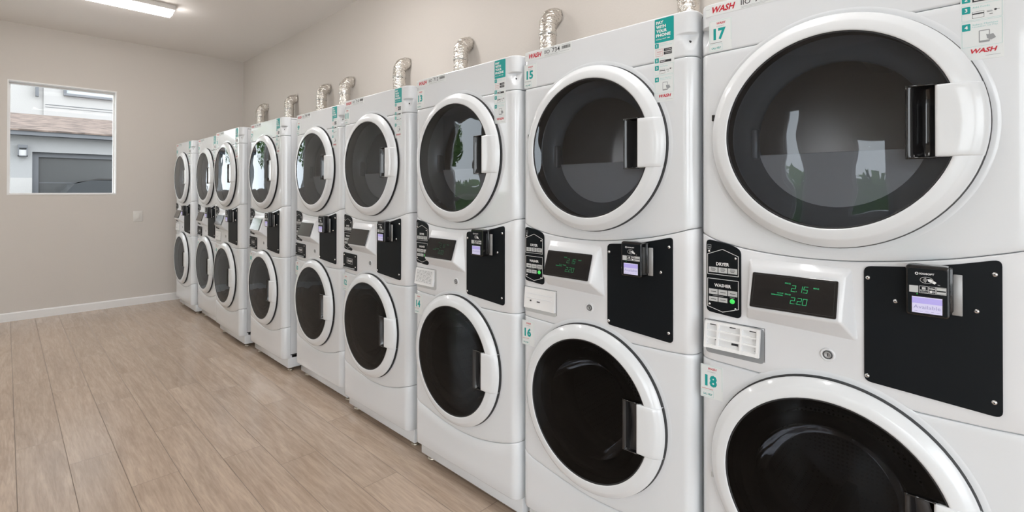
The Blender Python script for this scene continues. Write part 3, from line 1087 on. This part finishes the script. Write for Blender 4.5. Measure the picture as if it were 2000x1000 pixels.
def how_to_sticker():
    mb = MB()
    x0, x1 = .5635, .6255
    y = -.0008
    mb.prism([(x0 - .002, 1.583), (x1 + .001, 1.583), (x1 + .001, 1.766), (x0 - .002, 1.766)], -.0005, 0, sticker)
    mb.prism(rounded([(x0, 1.766), (x1, 1.766), (x1, 1.8395), (x0, 1.8395)], .003, 3), -.0007, 0, teal)
    for k, t_ in enumerate(('PAY', 'WITH', 'YOUR', 'PHONE')):
        mb.text(t_, x0 + .0045, 1.8225 - k * .0130, y - .0002, .0098, whiteink, wd=(.0245, .032, .036, .0475)[k], bold=.045)
    mb.text('INSTALL FIRST TIME', x0 + .0045, 1.7745, y - .0002, .0036, whiteink, wd=.046, bold=.01)
    zz = [1.7495, 1.7045, 1.6815, 1.6455]
    for k, z in enumerate(zz):
        mb.prism(rounded([(x0 + .0005, z), (x0 + .0135, z), (x0 + .0135, z + .0145), (x0 + .0005, z + .0145)], .0015, 2), -.0009, 0, teal)
        mb.text(str(k + 1), x0 + .007, z + .0035, y - .0004, .0075, whiteink, bold=.03, align='c')
    mb.text('Download', x0 + .0165, 1.7595, y, .003, tealp, wd=.024)
    mb.text('WASH-Connect App', x0 + .0165, 1.7540, y, .003, tealp, wd=.040)
    mb.line([(x0 + .004, 1.7245), (x0 + .026, 1.7245), (x0 + .026, 1.7455), (x0 + .004, 1.7455)], .0006, y, red, True)
    mb.text('WASH', x0 + .015, 1.7355, y, .0042, red, wd=.016, align='c', shear=.2)
    mb.text('CONNECT', x0 + .015, 1.7300, y, .0025, red, wd=.015, align='c')
    for z in (1.737, 1.7265):
        mb.rect(x0 + .030, x0 + .056, z, z + .0085, y, ink)
        mb.text('STORE', x0 + .036, z + .0028, y - .0002, .003, whiteink, wd=.018)
    mb.text('Register', x0 + .0165, 1.7145, y, .003, tealp, wd=.020)
    mb.rect(x0 + .0165, x0 + .054, 1.7035, 1.7105, y, ink)
    mb.rect(x0 + .019, x0 + .035, 1.7060, 1.7080, y - .0002, whiteink)
    mb.text('Add Funds', x0 + .0165, 1.6905, y, .0035, tealp, wd=.026)
    mb.line([(x0 + .0165, 1.6700), (x0 + .034, 1.6700), (x0 + .034, 1.6830), (x0 + .0165, 1.6830)], .0005, y, ink, True)
    mb.rect(x0 + .0165, x0 + .034, 1.6775, 1.6800, y, ink)
    mb.rect(x0 + .038, x0 + .046, 1.6805, 1.6815, y, greyink); mb.rect(x0 + .038, x0 + .047, 1.6785, 1.6793, y, ink)
    mb.lathe(x0 + .051, 1.6815, [(0, 0), (.0022, 0)], ink, 8, cy=y)
    mb.rect(x0 + .0525, x0 + .057, 1.6811, 1.6819, y, ink); mb.rect(x0 + .042, x0 + .047, 1.6735, 1.6745, y, ink)
    mb.text('Select Machine', x0 + .0165, 1.6545, y, .0033, tealp, wd=.038)
    mb.text('Number to Pay', x0 + .0165, 1.6495, y, .0033, tealp, wd=.038)
    # phone with a tapping hand
    mb.prism(rounded([(x0 + .026, 1.6175), (x0 + .0425, 1.6175), (x0 + .0425, 1.6430), (x0 + .026, 1.6430)], .0015, 2), -.0008, 0, greyink)
    mb.rect(x0 + .0275, x0 + .041, 1.6215, 1.6412, y - .0002, sticker)
    mb.poly([(x0 + .037, y - .0004, 1.6335), (x0 + .0385, y - .0004, 1.6245), (x0 + .044, y - .0004, 1.6205), (x0 + .0515, y - .0004, 1.6245), (x0 + .0475, y - .0004, 1.6330), (x0 + .0425, y - .0004, 1.6320)], greyink)
    for za, zb in ((1.6665, 1.6985), (1.6110, 1.6640)):
        mb.line([(x0 + .0005, za), (x1 - .0015, za), (x1 - .0015, zb), (x0 + .0005, zb)], .0004, y, tealp, True)
    mb.text('WASH', x0 + .011, 1.5965, y, .0098, red, wd=.040, bold=.035, shear=.28)
    mb.rect(x0 + .036, x0 + .058, 1.5895, 1.5901, y, greyink)
    return mb

CACHE = {}
def cached(key, fn):
    if key not in CACHE:
        CACHE[key] = fn().mesh(key)
    return CACHE[key]
def part(name, key, fn, parent, label=None):
    o = link(name, cached(key, fn), parent)
    if label: o['label'] = label
    return o

UNITS = [  # num, x, y, soap front, display, label
    (17, -.5991, 1.4016, 'lattice', 2, 'nearest white stacked washer and dryer, with stickers numbered 17 and 18'),
    (15, -1.2991, 1.3967, 'plain', 3, 'white stacked washer and dryer with stickers numbered 15 and 16'),
    (13, -2.0026, 1.3861, 'printed', 1, 'white stacked washer and dryer with stickers numbered 13 and 14'),
    (11, -2.7746, 1.4091, 'black', 0, 'white stacked washer and dryer with stickers numbered 11 and 12 and a black drawer cover'),
    (9, -3.5325, 1.436, 'black', 0, 'white stacked washer and dryer, directly left of the one numbered 11, past the wide gap'),
    (7, -4.3131, 1.3852, 'black', 0, 'white stacked washer and dryer with its side wall exposed, fourth from far wall'),
    (5, -5.1429, 1.3567, 'plain', 0, 'white stacked washer and dryer third from the far wall, standing slightly forward'),
    (3, -5.9525, 1.4043, 'black', 0, 'white stacked washer and dryer second from the far wall'),
    (1, -6.7122, 1.3679, 'plain', 0, 'farthest white stacked washer and dryer, beside the far wall'),
]
for num, X, Y, sp, dsp, lab in UNITS:
    r = empty('stacked_washer_dryer', (X - .001, Y, 0))
    tag(r, lab, 'washing machine', 'stacked washers and dryers along the right wall')
    part('cabinet', 'cabinet', cabinet, r)
    part('top_panel', 'top_panel', top_panel, r)
    part('dryer_panel', 'dryer_panel', dryer_panel, r)
    part('console_panel', 'console_panel', console, r)
    part('washer_panel', 'washer_panel', washer_panel, r)
    part('lower_panel', 'lower_panel', drawer, r)
    part('plinth', 'plinth', plinth, r)
    for i in range(4): part('foot', 'foot%d' % i, lambda i=i: foot(i), r)
    for nm, cx, cz, gm, dr in (('dryer', CXD, CZD, dryglass, dryer_drum), ('washer', CXW, CZW, washglass, washer_drum)):
        d = part(nm + '_door', nm + '_door', lambda: door_ring(cx, cz), r)
        part('door_glass', nm + '_glass', lambda: door_glass(cx, cz, gm), d, 'smoked grey door glass' if nm == 'dryer' else 'black door glass')
        part('door_grip', nm + '_grip', lambda: door_grip(cx, cz), d)
        part('finger_recess', nm + '_recess', lambda: door_pocket(cx, cz), d, 'glossy black finger recess')
        part('hinge', nm + '_hinge', lambda: hinge(cx, cz), d)
        part(nm + '_drum', nm + '_drum', dr, r)
    h = part('display_hood', 'hood', hood, r)
    part('display', 'display%d' % dsp, lambda: display(dsp), h, 'glossy black price display' + (' with green digits' if dsp else ''))
    part('selector_panel', 'selector', selector, r, 'black cycle panel reading DRYER and WASHER')
    pl = part('payment_plate', 'plate', plate, r, 'black blanking plate')
    for sx_, sz in SCREWS:
        s_ = part('screw', 'screw', screw_mesh, pl)
        s_.location = (sx_, -.0045, sz)
    rd = part('card_reader', 'reader', reader, r, 'black contactless card reader')
    part('screen', 'reader_screen', reader_screen, rd, 'small lilac screen')
    part('key_lock', 'keylock', keylock, r)
    part('detergent_drawer', 'soap_' + sp, lambda: soap(sp), r, 'black drawer cover with a white logo' if sp == 'black' else None)
    dx = {17: .017, 15: .001}.get(num, .006)
    part('number_sticker', 'num%d' % num, lambda: num_sticker(str(num), .013 + dx, 1.706, 1.7955), r)
    part('number_sticker', 'num%d' % (num + 1), lambda: num_sticker(str(num + 1), .004, .7195, .813), r)
    n3 = {17: '735', 15: '734', 13: '712', 11: '710', 9: '708', 7: '706', 5: '704', 3: '703', 1: '702'}[num]
    part('asset_sticker', 'asset%d' % num, lambda: asset_sticker(n3), r)
    part('instruction_sticker', 'howto', how_to_sticker, r)

# ================================================================== EXHAUST DUCTS
def duct_mesh(seed, ztop):
    rnd = random.Random(seed)
    mb = MB()
    rad = .047
    er = .070       # bend radius
    path = []
    zb = 1.45
    zc = ztop - rad - er
    z = zb
    while z < zc:
        path.append((Vector((0, 0, z)), Vector((0, 0, 1)))); z += .006
    for k in range(17):
        a = (PI / 2) * k / 16
        path.append((Vector((0, er - er * math.cos(a), zc + er * math.sin(a))), Vector((0, math.sin(a), math.cos(a)))))
    y = er
    while y < .082:
        path.append((Vector((0, y, ztop - rad)), Vector((0, 1, 0)))); y += .006
    rows = []
    seg = 40
    for i, (p_, t_) in enumerate(path):
        xx = Vector((1, 0, 0)); yy = t_.cross(xx)
        r_ = []
        elbow = t_.z < .999
        band = (not elbow) and (p_.z > zc - .045)
        for k in range(seg + 1):
            a = 2 * PI * k / seg
            q = p_ + (xx * math.cos(a) + yy * math.sin(a)) * rad
            amp = .0012 if band else (.0014 if seed == 0 else .0036)
            nn = noise.noise(Vector((q.x * 45 + seed * 7, q.y * 45, q.z * 60))) + .5 * noise.noise(Vector((q.x * 110 + seed, q.y * 110, q.z * 130)))
            rr = rad + amp * nn + (.0015 * math.sin(i * 1.05) if elbow else 0) + (.002 if band else 0)
            q = p_ + (xx * math.cos(a) + yy * math.sin(a)) * rr
            r_.append((q.x, q.y, q.z))
        rows.append(r_)
    mb.grid(rows, foil)
    return mb, zc
DUCTS = [(-.945, 2.33, 'foil dryer exhaust duct behind the machine numbered 15, cut by the top frame edge'),
         (-1.755, 2.345, 'foil dryer exhaust duct rising behind the machine numbered 13'),
         (-2.507, 2.345, 'foil dryer exhaust duct rising behind the machine numbered 11'),
         (-3.237, 2.345, 'foil dryer exhaust duct rising behind the machine directly left of number 11'),
         (-4.11, 2.340, 'foil dryer exhaust duct, right one of the close pair in the middle of the row'),
         (-4.57, 2.345, 'foil dryer exhaust duct, left one of the close pair in the middle of the row'),
         (-5.34, 2.345, 'foil dryer exhaust duct, second one from the far wall'),
         (-6.19, 2.355, 'foil dryer exhaust duct closest to the far wall')]
for i, (x, zt, lab) in enumerate(DUCTS):
    r = empty('exhaust_duct', (x, 2.10, 1.45))
    tag(r, lab, 'duct', 'foil exhaust ducts turning into the wall')
    mb, zc = duct_mesh(i, zt)
    mb.v = [(a, b_, c - 1.45) for a, b_, c in mb.v]
    mb.build('foil_hose', r)
    c = MB()
    c.vlathe(0, 0, [(.0485, zc - .052 - 1.45), (.0515, zc - .050 - 1.45), (.0515, zc - .042 - 1.45), (.0485, zc - .040 - 1.45)], foilband, 32)
    c.build('hose_clamp', r)

# ================================================================== OUTSIDE
def outmat(name, col, rough=.8): return mat(name, col, rough)
asphalt = outmat('pale_concrete', (.36, .36, .355))
noise_bump(asphalt, 8, .3, .01)
structure(MB().box(-60, 40, -45, 45, -.35, -.13, asphalt), 'ground')
gwall = outmat('pale_grey_stucco', (.27, .272, .275)); noise_bump(gwall, 60, .2, .01)
gwhite = outmat('white_stucco', (.36, .352, .345)); noise_bump(gwhite, 60, .2, .01)
slate = outmat('slate_grey_fascia', (.10, .106, .118), .5)
doorgrey = outmat('dark_grey_door', (.055, .058, .06), .3)
shingle = mat('tan_asphalt_shingle', (.4, .3, .25), .9)
n, l, b = nodes(shingle)
t = n.new('ShaderNodeTexCoord')
mp = n.new('ShaderNodeMapping')
mp.inputs['Rotation'].default_value = (0, 0, R(90))
mp.inputs['Scale'].default_value = (26, 4.5, 1)
nz = n.new('ShaderNodeTexNoise')
nz.inputs['Scale'].default_value = 1.0
nz.inputs['Detail'].default_value = 5
rp = n.new('ShaderNodeValToRGB')
rp.color_ramp.elements[0].position = .40
rp.color_ramp.elements[0].color = (.07, .053, .045, 1)
rp.color_ramp.elements[1].position = .56
rp.color_ramp.elements[1].color = (.165, .125, .105, 1)
l.new(t.outputs['Object'], mp.inputs[0]); l.new(mp.outputs[0], nz.inputs['Vector'])
l.new(nz.outputs[0], rp.inputs[0]); l.new(rp.outputs[0], b.inputs['Base Color'])

gb = empty('garage_building', (-13, 2, -.13))
tag(gb, 'low grey garage with tan shingle roof seen through the window', 'building')
def P_(mb, name, root):
    mb.v = [(a - root.location.x, b_ - root.location.y, c - root.location.z) for a, b_, c in mb.v]
    return mb.build(name, root)
OY0, OY1, OZ = .351, 5.2, 2.05
m_ = MB()
m_.box(-13.25, -13, -.9, OY0, -.13, 2.40, gwall); m_.box(-13.25, -13, OY1, 7, -.13, 2.40, gwall); m_.box(-13.25, -13, OY0, OY1, OZ, 2.40, gwall)
m_.box(-17.2, -13.25, -.9, -.7, -.13, 2.40, gwall)
P_(m_, 'wall', gb)
m_ = MB(); m_.box(-13.02, -12.985, -.9, OY0 - .001, -.13, 1.555, gwhite); P_(m_, 'wainscot', gb)
m_ = MB()
m_.box(-13.23, -13.16, OY0, OY1, -.13, OZ, doorgrey)
m_.box(-13.16, -13.10, OY0, OY0 + .09, -.13, OZ - .09, slate); m_.box(-13.16, -13.10, OY0, OY1, OZ - .09, OZ, slate)
for k in range(1, 4): m_.box(-13.163, -13.155, OY0 + .1, OY1, -.13 + k * .53, -.115 + k * .53, slate)
P_(m_, 'garage_door', gb)
m_ = MB(); m_.box(-12.80, -12.77, -1.1, 7.3, 2.345, 2.440, slate); m_.box(-13.05, -12.8, -1.1, 7.3, 2.345, 2.36, slate); P_(m_, 'fascia', gb)
m_ = MB()
sl = (2.91 - 2.45) / (14.3 - 12.74)
m_.add([(-12.74, -1.15, 2.45), (-12.74, 7.35, 2.45), (-14.3, 7.35, 2.91), (-14.3, -1.15, 2.91), (-12.74, -1.15, 2.42), (-12.74, 7.35, 2.42), (-14.3, 7.35, 2.88), (-14.3, -1.15, 2.88)],
       [(0, 1, 2, 3), (7, 6, 5, 4), (0, 4, 5, 1), (1, 5, 6, 2), (2, 6, 7, 3), (3, 7, 4, 0)], shingle)
m_.add([(-14.3, -1.15, 2.91), (-14.3, 7.35, 2.91), (-17.2, 7.35, 2.25), (-17.2, -1.15, 2.25)], [(0, 1, 2, 3)], shingle)
P_(m_, 'roof', gb)

wl = empty('wall_lantern', (-13.0, .221, 1.956))
tag(wl, 'small square dark wall lantern on the grey garage wall', 'lamp')
m_ = MB()
m_.box(0, .015, -.06, .06, .01, .20, slate); m_.box(0, .12, -.066, .066, .155, .212, slate)
for y0 in (-.066, .050):
    m_.box(.10, .12, y0, y0 + .016, 0, .16, slate)
m_.box(0, .12, -.066, .066, 0, .014, slate)
m_.build('lantern_body', wl)
m_ = MB(); m_.box(.02, .10, -.05, .05, .014, .12, mat('frosted_lantern_glass', (.42, .42, .42), .4)); m_.build('lantern_glass', wl)

ab = empty('apartment_building', (-17.5, 2, -.13))
tag(ab, 'tall white building rising behind the shingle roof outside the window', 'building')
k_ = 17.5 / 13
def up_(z): return 1.31 + (z - 1.31) * k_
m_ = MB()
m_.box(-17.7, -17.5, -.9, .50 * k_, -.13, 9, gwhite); m_.box(-17.62, -17.45, .50 * k_, 8, -.13, 9, gwhite)
m_.box(-24, -17.6, -.9, 8, 8.8, 9, gwhite)
P_(m_, 'wall', ab)
m_ = MB()
m_.box(-17.45, -17.44, .45 * k_ + .1, 8, up_(2.965), up_(2.975), slate)
m_.box(-17.45, -17.44, .45 * k_ + .1, 8, up_(2.92), up_(2.925), slate)
P_(m_, 'siding_joint', ab)
m_ = MB()
m_.box(-17.45, -17.36, .78 * k_, 3.4, up_(3.17), up_(3.215), slate); m_.box(-17.45, -17.36, .78 * k_, .78 * k_ + .06, up_(3.215), up_(4.0), slate)
m_.box(-17.44, -17.41, .78 * k_ + .06, 3.4, up_(3.215), up_(4.0), mat('dim_window_glass', (.35, .38, .4), .1))
P_(m_, 'window', ab)
m_ = MB(); m_.box(-17.45, -17.34, .385 * k_, .432 * k_, up_(3.10), 8, slate); P_(m_, 'downspout', ab)

# dark car parked in front of the garage door (only its roof line shows over the sill)
carm = mat('black_car_paint', (.015, .016, .018), .2, coat=.6)
carglass = mat('dark_car_glass', (.03, .035, .04), .08)
cr_ = empty('parked_car', (-11.9, 1.92, -.13))
tag(cr_, 'dark parked car outside the window in front of the garage door', 'car')
side = [(-2.35, .35), (-2.3, .75), (-2.0, .95), (-1.35, 1.05), (-1.0, 1.1), (1.9, 1.12), (2.25, 1.0), (2.35, .6), (2.3, .35)]
m_ = MB(lambda x, y, z: (y, x, z)); 
m_.prism(side[::-1], -.88, .88, carm, .05); m_.build('car_body', cr_)
m_ = MB(lambda x, y, z: (y, x, z))
m_.prism([(-1.5, 1.04), (-1.10, 1.56), (-.9, 1.62), (1.3, 1.62), (1.6, 1.56), (2.1, 1.05)][::-1], -.80, .80, carglass, .04); m_.build('car_windows', cr_)
m_ = MB(lambda x, y, z: (y, x, z))
m_.prism([(-1.05, 1.59), (-.8, 1.655), (1.3, 1.655), (1.6, 1.585), (1.3, 1.63), (-.8, 1.63)][::-1], -.78, .78, carm); m_.build('car_roof', cr_)
for yy in (-1.5, 1.5):
    for xx in (-.86, .66):
        m_ = MB(lambda x, y, z: (y, x, z)); m_.lathe(yy, .33, [(0, 0), (.33, 0), (.33, .2), (0, .2)], gasket, 24, cy=xx, smooth=False); m_.build('wheel', cr_)

# trees, out of direct view, that the shiny fronts mirror
leaf = mat('leaf_green', (.12, .24, .05), .6)
bark = mat('bark', (.12, .09, .07), .9)
def tree(x, y, h, seed, lab):
    rnd = random.Random(seed)
    r = empty('garden_tree', (x, y, -.13)); tag(r, lab, 'tree')
    m_ = MB(); m_.vlathe(0, 0, [(.16, 0), (.12, h * .4), (.06, h * .7), (0, h * .8)], bark, 12); m_.build('trunk', r)
    m_ = MB()
    for k in range(2600):
        u = Vector((rnd.gauss(0, 1), rnd.gauss(0, 1), rnd.gauss(0, 1))).normalized() * (rnd.random() ** .4)
        c = Vector((u.x * h * .32, u.y * h * .32, h * .68 + u.z * h * .3))
        a = Vector((rnd.gauss(0, 1), rnd.gauss(0, 1), rnd.gauss(0, 1))).normalized() * .11
        b_ = Vector((rnd.gauss(0, 1), rnd.gauss(0, 1), rnd.gauss(0, 1))).normalized() * .07
        m_.add([tuple(c - a), tuple(c + b_), tuple(c + a), tuple(c - b_)], [(0, 1, 2, 3)], leaf)
    m_.build('foliage', r)
tree(-15.5, -3.6, 5.5, 1, 'leafy green tree beside the garage, out of direct sight')
tree(-12.5, -6.6, 4.5, 2, 'leafy green tree in the yard, seen only mirrored in door glass')
hg = MB()  # hedge added out of view to darken low reflections in the door glass
rh = random.Random(5)
for k in range(5200):
    c = Vector((-15 + rh.random() * 15, -6.3 + rh.random() * .9, -.1 + rh.random() * 1.35))
    a = Vector((rh.gauss(0, 1), rh.gauss(0, 1), rh.gauss(0, 1))).normalized() * .11
    b_ = Vector((rh.gauss(0, 1), rh.gauss(0, 1), rh.gauss(0, 1))).normalized() * .08
    hg.add([tuple(c - a), tuple(c + b_), tuple(c + a), tuple(c - b_)], [(0, 1, 2, 3)], leaf)
hg.box(-15, 0, -6.2, -5.5, -.13, 1.15, leaf)
tag(hg.build('added_hedge'), 'long green hedge, added unseen for reflections, outside the glazed side wall', 'hedge')
tree(-7.5, -8.6, 5.0, 3, 'leafy green tree outside the glazed side door')
